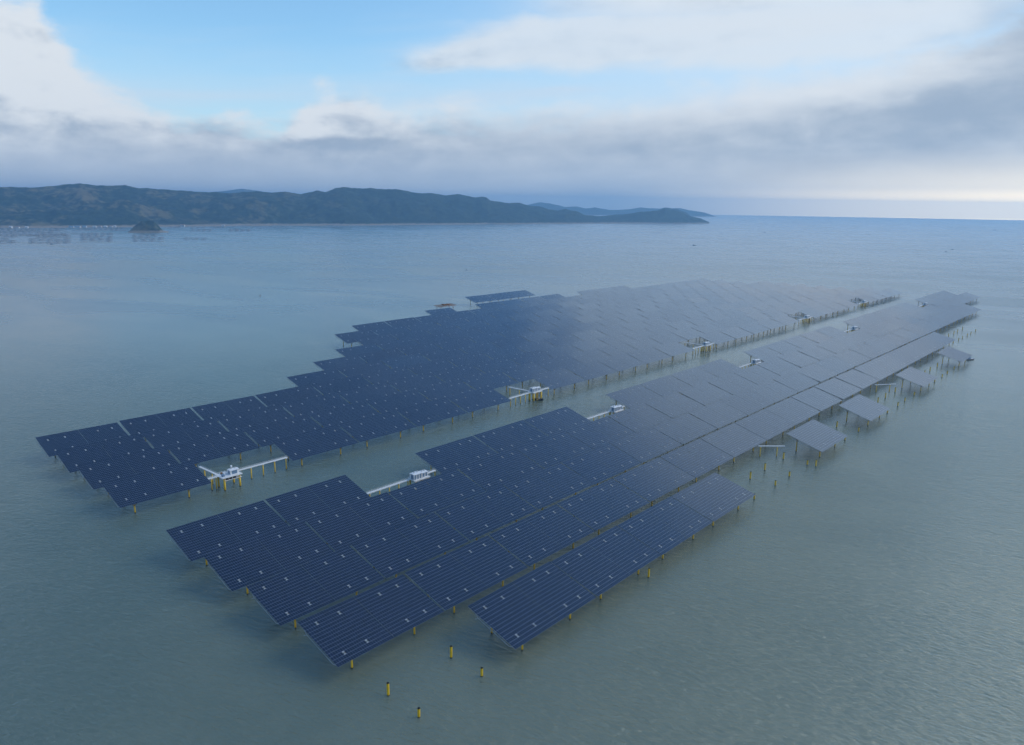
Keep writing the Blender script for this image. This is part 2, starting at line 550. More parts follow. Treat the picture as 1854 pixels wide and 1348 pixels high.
crest_main = [(-140, 344), (-60, 340), (0, 338), (69, 339), (97, 336), (145, 331), (179, 336), (226, 335), (254, 341), (276, 340.7), (311, 343.5), (345, 346),
              (397, 348), (414, 349.4), (459, 345.6), (483, 348), (518, 347), (545, 351), (573, 345), (590, 347), (606, 341), (622, 338.3), (649, 341), (671, 339.4),
              (698, 343), (717, 341.7), (743, 347), (762, 350), (781, 349), (808, 354), (828, 350.8), (860, 357), (872, 355), (881, 357), (888, 363), (921, 367.4),
              (942, 366.6), (955, 372), (977, 373.4), (993, 379), (1011, 381), (1023, 378), (1042, 381.7), (1057, 388.5), (1083, 391.5), (1110, 388.5), (1136, 387.4),
              (1159, 383.6), (1189, 381), (1204, 377.2), (1219, 380), (1234, 383.6), (1249, 391), (1268, 394.5), (1284, 402.5)]
ridge_land('coastal_hills', crest_main,
           [(-140, 6300), (0, 6500), (250, 6700), (600, 7100), (900, 8000), (1290, 10000)],
           [(-140, 8000), (400, 8200), (620, 8300), (900, 8900), (1100, 9700), (1290, 10050)],
           [(-140, 9600), (620, 9800), (900, 10000), (1290, 10300)])
ridge_land('far_headland', [(1150, 396), (1180, 384), (1204, 375.5), (1227, 378.7), (1242, 384), (1252, 392), (1258, 398)],
           [(1150, 11200), (1260, 11400)], [(1150, 11700), (1260, 11700)], [(1150, 12300), (1260, 12200)], 20, 60, 0.7, 4.0)
ridge_land('far_islands', [(930, 384), (955, 370), (977, 365.5), (1000, 368.5), (1023, 374), (1045, 373), (1060, 377), (1076, 375), (1106, 379.8), (1136, 379), (1159, 375),
                           (1181, 377), (1205, 378), (1227, 376), (1249, 380), (1276, 384.5), (1300, 393)],
           [(900, 15500), (1300, 16500)], [(900, 16800), (1300, 17300)], [(900, 18000), (1300, 18000)], 20, 120, 0.7, 8.0)
ridge_land('far_mountain', [(300, 356), (380, 348), (410, 344), (438, 340.5), (465, 344), (500, 350), (560, 358)],
           [(300, 15500), (560, 15500)], [(300, 17500), (560, 17500)], [(300, 19000), (560, 19000)], 20, 80, 0.7, 12.0)


def islet(name, px0, px1, py_base, py_top, prof, **kw):
    a, b_ = on_plane(px0, py_base), on_plane(px1, py_base)
    c = (a + b_) * 0.5
    half = (b_ - a).length * 0.5
    top = on_plane((px0 + px1) / 2, py_base)
    hgt_ = (py_base - py_top) / F_PX * top.length * 1.0
    nx, ny = 60, 36
    ux = (b_ - a).normalized(); uy = Vector((-ux.y, ux.x, 0))
    verts, faces = [], []
    for i in range(nx):
        for j in range(ny):
            s_, t_ = -1.06 + 2.12 * i / (nx - 1), -1.06 + 2.12 * j / (ny - 1)
            p = c + ux * (s_ * half) + uy * (t_ * half * 0.62)
            w_ = float(np.interp(s_, *zip(*prof)))
            rim_ = max(0.0, 1 - (abs(t_) ** 2.2) - max(0, abs(s_) - 0.9) * 3)
            nz = mn.fractal(Vector((p.x * 0.016, p.y * 0.016, 3.3)), 0.8, 2.1, 5)
            z = hgt_ * w_ * (rim_ ** 0.55) * (1 + 0.16 * nz) + nz * 2.0 - (5.0 if rim_ <= 0 else 0)
            verts.append((p.x, p.y, max(z, -4)))
    for i in range(nx - 1):
        for j in range(ny - 1):
            q_ = i * ny + j
            faces.append((q_, q_ + ny, q_ + ny + 1, q_ + 1))
    me_ = bpy.data.meshes.new(name)
    me_.from_pydata(verts, [], faces)
    me_.materials.append(M['hill'])
    return link(name, me_, kind='structure')


islet('islet', 234, 304, 420, 402, [(-1.06, 0), (-0.95, 0.15), (-0.6, 0.72), (-0.2, 1.0), (0.25, 0.95), (0.55, 0.55), (0.72, 0.15), (1.0, 0.05), (1.06, 0)])

# ------------------------------------------------------------------ solar tables
UX = Vector((math.sin(AZ), math.cos(AZ), 0))          # along a row
VX = Vector((math.cos(AZ), -math.sin(AZ), 0))         # down the slope
ROT = math.atan2(UX.y, UX.x)
TOPZ = CAM_H - 2.9786 * W                             # height of the upper edge
LEN = 0.5163 * W                                      # slope length
LENH = LEN * math.cos(TILT)
FIELD = {'B': dict(u=2.5127 * W, v=-6.5694 * W, pu=W, qv=0.7396 * W), 'A': dict(u=2.5276 * W, v=-8.2321 * W, pu=1.0068 * W, qv=-0.7449 * W)}
TW = 65.6                                             # width of one table's panels


def site(fld, n, k, v=0.0, z=0.0):
    """world position: n table pitches along row k of a field, v metres down the slope (horizontal)"""
    F = FIELD[fld]
    p = UX * (F['u'] + n * F['pu']) + VX * (F['v'] + k * F['qv'] + v)
    return Vector((p.x, p.y, z))


# local axes of a table: x along the row from -TW/2, y up the slope, origin at sea level under the table's centre
CT, ST = math.cos(TILT), math.sin(TILT)


def slope_pt(x, s, up=0.0):
    """x along row, s metres down the slope from the upper edge, up along the panel normal"""
    return (x - TW / 2, LENH / 2 - s * CT - up * ST, TOPZ - s * ST + up * CT)


NC, NR = 50, 15
SEAM = 0.22
CP = (TW - SEAM) / NC
RP = LEN / NR
MARKC = {'A': ((5, 15, 35, 44), (3, 11)), 'B': ((5, 15, 34, 43), (2, 12))}


def col_x(c):
    return c * CP + (SEAM if c >= NC // 2 else 0.0)


def add_module(mb, c, r):
    x0, x1 = col_x(c) + 0.01, col_x(c) + CP - 0.01
    s0, s1 = r * RP + 0.02, (r + 1) * RP - 0.02
    fx, fs_ = 0.035, 0.07
    i = len(mb.v)
    ring = [(x0, s0), (x1, s0), (x1, s1), (x0, s1)]
    inn = [(x0 + fx, s0 + fs_), (x1 - fx, s0 + fs_), (x1 - fx, s1 - fs_), (x0 + fx, s1 - fs_)]
    mb.v += [slope_pt(x, s) for x, s in ring] + [slope_pt(x, s, -0.004) for x, s in inn] + [slope_pt(x, s, -0.045) for x, s in ring]
    for k in range(4):
        j = (k + 1) % 4
        mb.f.append((i + k, i + 4 + k, i + 4 + j, i + j)[::1]); mb.mi.append(1)
        mb.f.append((i + k, i + j, i + 8 + j, i + 8 + k)); mb.mi.append(1)
    mb.f.append((i + 7, i + 6, i + 5, i + 4)); mb.mi.append(0)


def row_mesh(fld, r):
    cols, rows = MARKC[fld]
    mb = MB()
    for c in range(NC):
        if r in rows and c in cols:
            continue
        add_module(mb, c, r)
    return mb


def merge(dst, src, off=(0, 0, 0)):
    i = len(dst.v)
    dst.v += [(a + off[0], b2 + off[1], c2 + off[2]) for a, b2, c2 in src.v]
    dst.f += [tuple(i + k for k in f_) for f_ in src.f]
    dst.mi += src.mi


ROWMESH, FULLMESH = {}, {}
for fld in 'AB':
    full = MB()
    for r in range(NR):
        mb = row_mesh(fld, r)
        ROWMESH[fld, r] = mb.mesh('panel_row', ['glass', 'alu'])
        merge(full, mb)
    FULLMESH[fld] = full.mesh('solar_panels', ['glass', 'alu'])

# white clip in the gap of a missing module
mb = MB()
for s in (0.14, RP - 0.40):
    a = [slope_pt(TW / 2 + x, s + ds, 0.03) for x, ds in ((0.02, 0), (CP - 0.02, 0), (CP - 0.02, 0.26), (0.02, 0.26))]
    lo = [slope_pt(TW / 2 + x, s + ds, -0.10) for x, ds in ((0.02, 0), (CP - 0.02, 0), (CP - 0.02, 0.26), (0.02, 0.26))]
    mb.quad(*a[::-1]); mb.quad(*lo)
    for k in range(4):
        j = (k + 1) % 4
        mb.quad(a[k], a[j], lo[j], lo[k])
z0 = slope_pt(TW / 2, 0, 0)
a = [slope_pt(TW / 2 + x, s, 0.02) for x, s in ((0.55, 0.401), (0.75, 0.401), (0.75, RP - 0.401), (0.55, RP - 0.401))]
lo = [slope_pt(TW / 2 + x, s, -0.1) for x, s in ((0.55, 0.401), (0.75, 0.401), (0.75, RP - 0.401), (0.55, RP - 0.401))]
mb.quad(*a[::-1]); mb.quad(*lo)
for k in range(4):
    j = (k + 1) % 4
    mb.quad(a[k], a[j], lo[j], lo[k])
org = Vector(slope_pt(TW / 2, 0))
mb.v = [tuple(Vector(p) - org) for p in mb.v]
CLIP = mb.mesh('panel_clip', ['bracket'])
clip_src = mb


def clip_pos(fld):
    cols, rows = MARKC[fld]
    return [Vector(slope_pt(col_x(c), r * RP)) for r in rows for c in cols]


ALLCLIPS = {}
for fld in 'AB':
    big_ = MB()
    for p in clip_pos(fld):
        merge(big_, clip_src, p)
    ALLCLIPS[fld] = big_.mesh('panel_clips', ['bracket'])

# steel under the panels
PU, PV = (0.17 * W, 0.75 * W), (0.095 * W, 0.41 * W)      # pile positions inside a table
JOINT = (10.3, 5.9)                                       # height of the fork joint, rear and front
fr = MB()
for s in np.linspace(0.06, 0.94, 8) * LEN:                # purlins along the row
    fr.bar(slope_pt(0.02, s, -0.22), slope_pt(TW - 0.02, s, -0.22), 0.10, 4)
for x in (0.35, PU[0] - 4.0, PU[0] + 4.0, 0.46 * TW, PU[1] - 4.0, PU[1] + 4.0, TW - 0.35):   # girders down the slope
    fr.bar(slope_pt(x, 0.4, -0.45), slope_pt(x, LEN - 0.4, -0.45), 0.12, 4)
for x in (0.25, TW - 0.25):                               # open end trusses: bottom chord, kicked-up ends, struts
    P = [slope_pt(x, 0.17 * LEN, -0.5), slope_pt(x, 0.24 * LEN, -1.75), slope_pt(x, 0.88 * LEN, -1.75), slope_pt(x, 0.94 * LEN, -0.5)]
    for a, b_ in zip(P, P[1:]):
        fr.bar(a, b_, 0.17, 6)
    for fr_ in np.linspace(0.24, 0.88, 7):
        fr.bar(slope_pt(x, fr_ * LEN, -1.75), slope_pt(x, (fr_ + 0.05) * LEN, -0.4), 0.07, 4)
    fr.bar(slope_pt(x, 0.24 * LEN, -1.75), slope_pt(x + (-0.9 if x < 1 else 0.9), 0.21 * LEN, -2.6), 0.12, 4)
FRAME = fr.mesh('support_frame', ['steel'])


def pile_geo(ui, vi):
    x, y = PU[ui], LENH / 2 - PV[vi]
    base = (x - TW / 2, y)
    jz = JOINT[vi]
    pm, fm = MB(), MB()
    pm.bar((0, 0, -3), (0, 0, jz), 0.52, 12, 0, 0.48)
    for sx in (-1, 1):
        for sy in (-1, 1):
            s_m = (PV[vi] - sy * 2.6) / CT
            tip = Vector(slope_pt(x + sx * 4.0, s_m, -0.5)) - Vector((base[0], base[1], 0))
            fm.bar((0, 0, jz - 0.35), tuple(tip), 0.21, 6, 0, 0.17)
    fm.bar((0, 0, jz - 0.5), (0, 0, jz + 0.25), 0.62, 10)
    return base, pm, fm


PILES = {}
for ui in (0, 1):
    for vi in (0, 1):
        base, pm, fm = pile_geo(ui, vi)
        both = MB(); merge(both, pm)
        i0 = len(both.f)
        merge(both, fm)
        both.mi = [0] * i0 + [1] * (len(both.f) - i0)
        PILES[ui, vi] = (base, pm.mesh('support_pile', ['pile'], True), fm.mesh('fork_arms', ['fork']), both.mesh('support_pile', ['pile', 'fork']), both)


def spans(*s):
    out = []
    for a, b_ in s:
        out += list(range(a, b_))
    return out


LAY = {('B', 0): spans((0, 2), (3, 6), (7, 11), (12, 17), (18, 24), (25, 29)), ('B', 1): spans((0, 29)), ('B', 2): spans((0, 25)), ('B', 3): spans((0, 18)),
       ('B', 4): spans((1, 5)) + [7, 9, 12, 15],
       ('A', 0): spans((0, 1), (2, 6), (7, 12), (13, 18), (19, 23), (24, 28)), ('A', 1): spans((0, 28)), ('A', 2): spans((0, 27)), ('A', 3): spans((0, 27)),
       ('A', 4): spans((4, 27)), ('A', 5): spans((5, 27)), ('A', 6): spans((6, 27)), ('A', 7): spans((7, 26)), ('A', 8): spans((7, 26)), ('A', 9): spans((8, 26)),
       ('A', 10): spans((11, 12), (13, 17), (18, 21)), ('A', 12): spans((14, 17))}
tables = []
for (fld, k), ns in LAY.items():
    for i, n in enumerate(ns):
        c = site(fld, n + 0.5, k, LENH / 2)
        tables.append((c.length, fld, k, n, i + 1, len(ns), c))
tables.sort(key=lambda t_: t_[0])
GRP = {'A': 'tilted solar tables of the left field', 'B': 'tilted solar tables of the right field'}


def table_label(fld, k, n, i, d):
    if fld == 'B' and k == 4:
        if n <= 4:
            return 'dark solar table, %s from left in the short nearest row of right field' % ORD[n]
        j = [7, 9, 12, 15].index(n)
        return ['nearest of four lone solar tables standing off the right field edge', 'second nearest of four lone solar tables off the right field edge',
                'third nearest of four lone solar tables off the right field edge', 'farthest of four lone solar tables, boat moored at its corner'][j]
    if fld == 'A' and k == 12:
        return '%s of three joined solar tables standing apart behind the left field' % ('left one', 'middle one', 'right one')[i - 1]
    look = 'dark navy' if d < 620 else ('blue' if d < 1100 else 'pale')
    side = 'left' if fld == 'A' else 'right'
    row = 'row along the channel' if k == 0 else '%s row from the channel' % ORD[k + 1]
    return '%s solar table, %s from left in %s, %s field' % (look, ORD[i], row, side)


def jitter(o, amt):
    """tables settle a little differently: a fraction of a degree, turning about the table's middle height"""
    o.rotation_euler = (R(random.gauss(0, amt)), R(random.gauss(0, amt)), ROT)


N_IND, NEAR, ROWS = 300, 1150.0, 640.0
for d, fld, k, n, i, cnt, c in tables[:N_IND]:
    root = bpy.data.objects.new('solar_table', None)
    COL.objects.link(root)
    root.empty_display_size = 5
    root.location = c
    root.rotation_euler = (0, 0, ROT)
    root['label'] = table_label(fld, k, n, i, d)
    root['category'] = 'solar table'
    root['group'] = GRP[fld]
    sx = 1.0 if (fld == 'A' or k == 0) else 1.004
    jx, jy = R(random.gauss(0, 0.52)), R(random.gauss(0, 0.30))
    # a table settles a little about its middle height: shift so that the middle stays in place
    mz = TOPZ - LEN * ST / 2
    off = Matrix.Translation((0, 0, mz)) @ Matrix.Rotation(jx, 4, 'X') @ Matrix.Rotation(jy, 4, 'Y') @ Matrix.Translation((0, 0, -mz)) @ Matrix.Diagonal((sx, 1, 1, 1))

    def part(name, data, parent=root, mat=None, **pr):
        o = bpy.data.objects.new(name, data)
        COL.objects.link(o)
        o.parent = parent
        if mat is not None:
            o.matrix_local = mat
        for a_, b2 in pr.items():
            o[a_] = b2
        return o
    if d < ROWS:
        for r in range(NR):
            part('panel_row', ROWMESH[fld, r], mat=off)
    else:
        part('solar_panels', FULLMESH[fld], mat=off, kind='stuff')
    part('support_frame', FRAME, mat=off)
    if d < NEAR:
        for p in clip_pos(fld):
            part('panel_clip', CLIP, mat=off @ Matrix.Translation(p))
    else:
        part('panel_clips', ALLCLIPS[fld], mat=off, kind='stuff')
    for key, (base, pm, fm, both, _) in PILES.items():
        if d < NEAR:
            po = part('support_pile', pm, mat=Matrix.Translation((base[0], base[1], 0)))
            part('fork_arms', fm, po)
        else:
            part('support_pile', both, mat=Matrix.Translation((base[0], base[1], 0)))

# the few dozen smallest, farthest tables: one mass
farmb = MB()
strip = MB()
for r in range(NR):
    x0, x1, s0, s1 = 0.0, TW, r * RP + 0.02, (r + 1) * RP - 0.02
    strip.quad(slope_pt(x0, s1, -0.01), slope_pt(x1, s1, -0.01), slope_pt(x1, s0, -0.01), slope_pt(x0, s0, -0.01), 1)
    strip.quad(slope_pt(x0 + .04, s1 - .08), slope_pt(x1 - .04, s1 - .08), slope_pt(x1 - .04, s0 + .08), slope_pt(x0 + .04, s0 + .08), 0)
fr_i = len(strip.f)
merge(strip, fr)
strip.mi = strip.mi[:fr_i] + [2] * (len(strip.f) - fr_i)
for key, (base, _, _, _, both) in PILES.items():
    i0 = len(strip.f)
    merge(strip, both, (base[0], base[1], 0))
    strip.mi = strip.mi[:i0] + [3] * (len(strip.f) - i0)
for d, fld, k, n, i, cnt, c in tables[N_IND:]:
    a_ = ROT
    ca, sa = math.cos(a_), math.sin(a_)
    i0 = len(farmb.v)
    ta, tb = random.gauss(0, 0.005), random.gauss(0, 0.003)
    farmb.v += [(c.x + x * ca - y * sa, c.y + x * sa + y * ca, z + y * ta + x * tb if z > 7 else z) for x, y, z in strip.v]
    farmb.f += [tuple(i0 + q_ for q_ in f_) for f_ in strip.f]
    farmb.mi += strip.mi
link('distant_solar_tables', farmb.mesh('distant_solar_tables', ['glass', 'alu', 'steel', 'fork']), kind='stuff',
     label='pale mass of the farthest solar tables at the far end of the fields', category='solar tables')

# ------------------------------------------------------------------ bare piles waiting for tables


def bare_pile_mesh(h, r=0.62):
    mb_ = MB()
    n = 14
    ring = [(math.cos(2 * math.pi * k / n), math.sin(2 * math.pi * k / n)) for k in range(n)]
    lev = [(r, -3.0, 0), (r, h - 0.22, 0), (r, h, 1), (r - 0.09, h, 1), (r - 0.09, h - 0.6, 1)]
    for rr, z, _ in lev:
        mb_.v += [(c_ * rr, s_ * rr, z) for c_, s_ in ring]
    for i in range(len(lev) - 1):
        for k in range(n):
            j = (k + 1) % n
            mb_.f.append((i * n + k, i * n + j, (i + 1) * n + j, (i + 1) * n + k)); mb_.mi.append(lev[i + 1][2])
    b0 = (len(lev) - 1) * n
    mb_.f.append(tuple(b0 + k for k in range(n))); mb_.mi.append(1)
    return mb_.mesh('bare_pile', ['pile', 'dark'])


BP = {0: bare_pile_mesh(6.5), 1: bare_pile_mesh(4.6), 2: bare_pile_mesh(6.2, 0.56)}
bare = []
where = {0: 'in open water left of the nearest short row', 5: 'just beyond the right end of the nearest short row', 6: 'before the nearest lone table', 8: 'beyond the nearest lone table',
         10: 'beyond the second lone table', 11: 'before the third lone table', 13: 'beyond the third lone table', 14: 'before the farthest lone table'}
wher2 = {18: 'right past the end of the long row', 19: 'further past the end of the long row', 20: 'farthest out past the end of the long row'}
for n in (0, 5, 6, 8, 10, 11, 13, 14):
    for ui, uf in enumerate((0.17, 0.75)):
        for vi in (0, 1):
            bare.append((('B', n + uf, 4, PV[vi]), vi, '%s bare yellow pile, %s side, %s' % (('taller', 'shorter')[vi], ('left', 'right')[ui], where[n])))
for n in (18, 19, 20):
    for ui, uf in enumerate((0.17, 0.75)):
        for vi in (0, 1):
            bare.append((('B', n + uf, 3, PV[vi]), vi, '%s bare pile, %s side, %s' % (('taller', 'shorter')[vi], ('left', 'right')[ui], wher2[n])))
bare.append((('B', 2.78, 4, 0.505 * W), 2, 'single tall yellow pile beside the lower edge of the nearest short row'))
bare.append((('B', 6.77, 4, 0.513 * W), 2, 'single tall yellow pile in front of the nearest lone table'))
for a_, vi, lab in bare:
    o = link('bare_pile', BP[vi], None, site(*a_), random.uniform(0, 6), label=lab, category='pile', group='bare yellow piles standing in the sea')
    o.rotation_euler = (R(random.gauss(0, 0.5)), R(random.gauss(0, 0.5)), random.uniform(0, 6))

# ------------------------------------------------------------------ walkways and substation platforms
DECK = 10.4


def tube(r, h, name='walkway_pile', n=12):
    mb_ = MB()
    mb_.bar((0, 0, -3), (0, 0, h), r, n)
    return mb_.mesh(name, ['pile'], True)


WP = tube(0.42, DECK - 0.5)
LEG = tube(0.75, DECK - 0.9, 'leg', 14)


def walkway(name, p0, p1, label, npile, width=1.9, group='white walkways to the platforms', f0=0.06, f1=0.97, rails=True):
    """white trough bridge between two points at deck height, on yellow piles"""
    p0, p1 = Vector(p0), Vector(p1)
    L_ = (p1 - p0).length
    rz = math.atan2(p1.y - p0.y, p1.x - p0.x)
    root = link(name, None, None, (p0.x, p0.y, 0), rz, label=label, category='walkway', group=group)
    d = MB()
    d.box(0, L_, -width / 2, width / 2, DECK - 0.5, DECK)
    link('deck', d.mesh('deck', ['white']), root)
    for s in ((-1, 1) if rails else ()):
        rl = MB()
        y = s * (width / 2 - 0.06)
        for zz in (0.55, 1.1):
            rl.bar((0, y, DECK + zz), (L_, y, DECK + zz), 0.045, 4)
        for x in np.arange(0.1, L_, 2.5):
            rl.bar((x, y, DECK), (x, y, DECK + 1.1), 0.04, 4)
        link('railing', rl.mesh('railing', ['white']), root)
    for i in range(npile):
        x = L_ * (f0 + (f1 - f0) * (i / max(1, npile - 1)))
        o = link('walkway_pile', WP, root, (x, 0, 0))
        cp = MB(); cp.box(-0.5, 0.5, -width / 2, width / 2, DECK - 0.95, DECK - 0.502)
        link('cap_beam', cp.mesh('cap_beam', ['white']), o)
    return root


def add_railing(root, x0, x1, y0, y1, z):
    rl = MB()
    c = [(x0, y0), (x1, y0), (x1, y1), (x0, y1)]
    for (ax, ay), (bx, by) in zip(c, c[1:] + c[:1]):
        for zz in (0.55, 1.1):
            rl.bar((ax, ay, z + zz), (bx, by, z + zz), 0.05, 4)
        L_ = math.hypot(bx - ax, by - ay)
        for i in range(int(L_ // 2) + 1):
            t_ = i * 2 / L_
            rl.bar((ax + (bx - ax) * t_, ay + (by - ay) * t_, z), (ax + (bx - ax) * t_, ay + (by - ay) * t_, z + 1.1), 0.05, 4)
    link('railing', rl.mesh('railing', ['white']), root)


def container(root, x0, x1, y0, y1, z0, h, doors, name='container'):
    b_ = MB()
    b_.box(x0, x1, y0, y1, z0, z0 + h)
    o = link(name, b_.mesh(name, ['white']), root)
    r_ = MB()
    ov = 0.35
    zt = z0 + h
    i = len(r_.v)
    xm = (y0 + y1) / 2
    r_.v += [(x0 - ov, y0 - ov, zt + .003), (x1 + ov, y0 - ov, zt + .003), (x1 + ov, y1 + ov, zt + .003), (x0 - ov, y1 + ov, zt + .003), (x0 - ov, xm, zt + 0.55), (x1 + ov, xm, zt + 0.55)]
    r_.f += [(0, 1, 5, 4), (2, 3, 4, 5), (0, 4, 3), (1, 2, 5), (3, 2, 1, 0)]
    r_.mi += [0] * 5
    link('roof', r_.mesh('roof', ['roof']), o)
    # doors and louvres on the long sides and ends
    nd = doors
    for side, y in ((-1, y0), (1, y1)):
        for k in range(nd):
            xa = x0 + (x1 - x0) * (k + 0.14) / nd
            xb = x0 + (x1 - x0) * (k + 0.80) / nd
            q_ = MB(); q_.box(xa, xb, min(y, y + side * 0.06), max(y, y + side * 0.06), z0 + 0.3, z0 + h - 0.4)
            link('door', q_.mesh('door', ['bluegrey']), o)
    for side, x in ((-1, x0), (1, x1)):
        q_ = MB(); q_.box(min(x, x + side * 0.06), max(x, x + side * 0.06), y0 + (y1 - y0) * .25, y0 + (y1 - y0) * .72, z0 + 0.25, z0 + h - 0.5)
        link('door', q_.mesh('door', ['bluegrey']), o)
    for k in range(2):
        u_ = MB(); xa = x0 + (x1 - x0) * (0.2 + 0.45 * k)
        u_.box(xa, xa + 1.1, (y0 + y1) / 2 - 0.5, (y0 + y1) / 2 + 0.5, z0 + h + 0.25, z0 + h + 1.1)
        link('roof_vent', u_.mesh('roof_vent', ['deckgrey']), o)
    return o


def fittings(root, x, y, z0):
    ld = MB()
    for s in (-0.3, 0.3):
        ld.bar((x + s, y, 0.5), (x + s, y, z0 + 1.0), 0.05, 4)
    for z in np.arange(0.8, z0, 0.45):
        ld.bar((x - 0.3, y, z), (x + 0.3, y, z), 0.03, 4)
    link('ladder', ld.mesh('ladder', ['pile']), root)
    for k in range(3):
        fd = MB()
        fd.bar((x + 1.2 + k * 1.6, y + 0.05, 2.0), (x + 1.2 + k * 1.6, y + 0.05, z0 - 0.6), 0.22, 8)
        link('boat_fender', fd.mesh('boat_fender', ['black']), root)


def platform_legs(root, xs, ys):
    for x in xs:
        for y in ys:
            link('leg', LEG, root, (x, y, 0))


def platform_closed(fld, n, label, detail=True):
    """small substation: deck on a cluster of legs with two white transformer houses"""
    c = site(fld, n + 0.66, 0, 0.42 * W)
    root = link('substation_platform', None, None, c, ROT, label=label, category='platform', group='substation platforms over the water')
    hx, hy = 7.6, 4.6
    d = MB(); d.box(-hx, hx, -hy, hy, DECK - 0.5, DECK)
    for y in (-hy + 0.7, 0, hy - 0.7):
        d.box(-hx + 0.1, hx - 0.1, y - 0.3, y + 0.3, DECK - 1.1, DECK - 0.502)
    link('deck', d.mesh('deck', ['white']), root)
    platform_legs(root, (-6.2, 0.0, 6.2), (-3.4, 3.4))
    container(root, -6.9, 0.4, -2.6, 2.9, DECK + 0.05, 4.3, 3)
    container(root, 1.3, 6.6, -2.4, 2.6, DECK + 0.05, 3.7, 2)
    add_railing(root, -hx + .1, hx - .1, -hy + .1, hy - .1, DECK)
    fittings(root, -3.0, -hy - 0.15, DECK)
    return root


def platform_open(fld, n, label):
    c = site(fld, n + 0.223, 0, 0.425 * W)
    root = link('substation_platform', None, None, c, ROT, label=label, category='platform', group='substation platforms over the water')
    hx, hy = 8.1, 6.4
    d = MB(); d.box(-hx, hx, -hy, hy, DECK - 0.35, DECK)
    d.box(-hx + 2.0, hx - 0.5, -hy + 0.3, hy - 0.3, DECK - 2.6, DECK - 2.35)
    for x in (-6.2, -3.0, 0, 3.0, 6.2):
        for y in (-hy + 0.4, hy - 0.4):
            d.bar((x, y, DECK - 2.6), (x, y, DECK - 0.36), 0.16, 6)
    link('deck', d.mesh('deck', ['white']), root)
    eq = MB()
    for x in (-4.2, -2.0, 0.2, 2.2):
        eq.box(x, x + 1.5, -hy + 1.0, -hy + 2.6, DECK - 2.34, DECK - 0.6)
    link('switchgear', eq.mesh('switchgear', ['dark']), root)
    platform_legs(root, (-6.2, 6.2), (-5.0, 5.0))
    br = MB()
    for s in (-1, 1):
        br.bar((-6.2, s * 5.0, 6.5), (-3.5, s * 5.0, DECK - 2.7), 0.22, 6)
        br.bar((6.2, s * 5.0, 6.5), (3.5, s * 5.0, DECK - 2.7), 0.22, 6)
    link('leg_brace', br.mesh('leg_brace', ['pile']), root)
    container(root, 0.0, 6.8, -3.2, 2.0, DECK + 0.05, 3.4, 1)
    tk = MB(); tk.bar((4.2, 3.6, DECK + 0.02), (4.2, 3.6, DECK + 4.2), 0.12, 6)
    tk.bar((4.2, 3.6, DECK + 3.7), (4.2, 3.6, DECK + 5.0), 0.75, 10)
    link('beacon', tk.mesh('beacon', ['white']), root)
    for x, y, nm, mt, sz in ((-2.4, 1.8, 'equipment_box', 'white', 1.1), (-3.8, 3.9, 'fire_box', 'rust', 0.7), (-5.5, -2.0, 'cable_drum', 'bluegrey', 0.9)):
        e_ = MB(); e_.box(x - sz, x + sz, y - sz, y + sz, DECK + 0.02, DECK + 0.02 + 1.7 * sz)
        link(nm, e_.mesh(nm, [mt]), root)
    add_railing(root, -hx + .1, hx - .1, -hy + .1, hy - .1, DECK)
    return root


nick = {1: 'nearest', 6: 'second', 12: 'third', 18: 'fourth', 23: 'farthest'}
pos_word = ['nearest', 'second nearest', 'third nearest', 'fourth nearest', 'farthest']
for j, n in enumerate((1, 6, 12, 18, 23)):
    w_ = pos_word[j]
    if j == 0:
        platform_open('A', n, 'white open deck platform on thick yellow legs, nearest in left field')
        walkway('walkway', site('A', n + 0.35, 0, 0.385 * W), site('A', n + 1.0, 0, 0.385 * W), 'long white walkway right of the nearest open platform, left field', 4, f0=0.26)
        walkway('walkway', site('A', n - 0.01, 0, 0.395 * W), site('A', n + 0.10, 0, 0.395 * W), 'short white walkway left of the nearest open platform, left field', 2, f0=0.35, f1=0.85)
        walkway('walkway', site('A', n + 0.105, 0, -0.06 * W), site('A', n + 0.125, 0, 0.32 * W), 'white walkway going back from nearest open platform under the tables', 2, f0=0.3, f1=0.75)
    else:
        platform_closed('A', n, '%s substation platform with white houses along the left field edge' % w_ if j < 4 else 'farthest substation platform with white houses along the left field edge')
        walkway('walkway', site('A', n + 0.0, 0, 0.43 * W), site('A', n + 0.545, 0, 0.42 * W), 'white walkway left of the %s platform, left field' % w_, 5)
        walkway('walkway', site('A', n + 0.775, 0, 0.43 * W), site('A', n + 1.0, 0, 0.43 * W), 'short white walkway right of the %s platform, left field' % w_, 2, f0=0.2)
        walkway('walkway', site('A', n + 0.56, 0, -0.10 * W), site('A', n + 0.60, 0, 0.345 * W), 'white walkway going back from the %s platform, left field' % w_, 3)
for j, n in enumerate((2, 6, 11, 17, 24)):
    w_ = pos_word[j]
    platform_closed('B', n + 0.05, '%s substation platform with white houses along the right field edge' % w_)
    walkway('walkway', site('B', n + 0.0, 0, 0.38 * W), site('B', n + 0.59, 0, 0.385 * W), 'white walkway left of the %s platform, right field' % w_, 5)
    walkway('walkway', site('B', n + 0.83, 0, 0.38 * W), site('B', n + 1.0, 0, 0.375 * W), 'short white walkway right of the %s platform, right field' % w_, 2, f0=0.2)
for j, (na, va, nb, vb) in enumerate(((6.60, -0.195, 6.85, 0.062), (11.43, -0.17, 11.78, 0.085))):
    walkway('walkway', site('B', na, 4, va * W), site('B', nb, 4, vb * W), ('unfinished white bridge beam on two yellow piles behind the nearest lone table',
            'unfinished white bridge beam on two yellow piles behind the third lone table')[j], 2, 1.2, 'unfinished bridge beams', 0.09, 0.72, False)

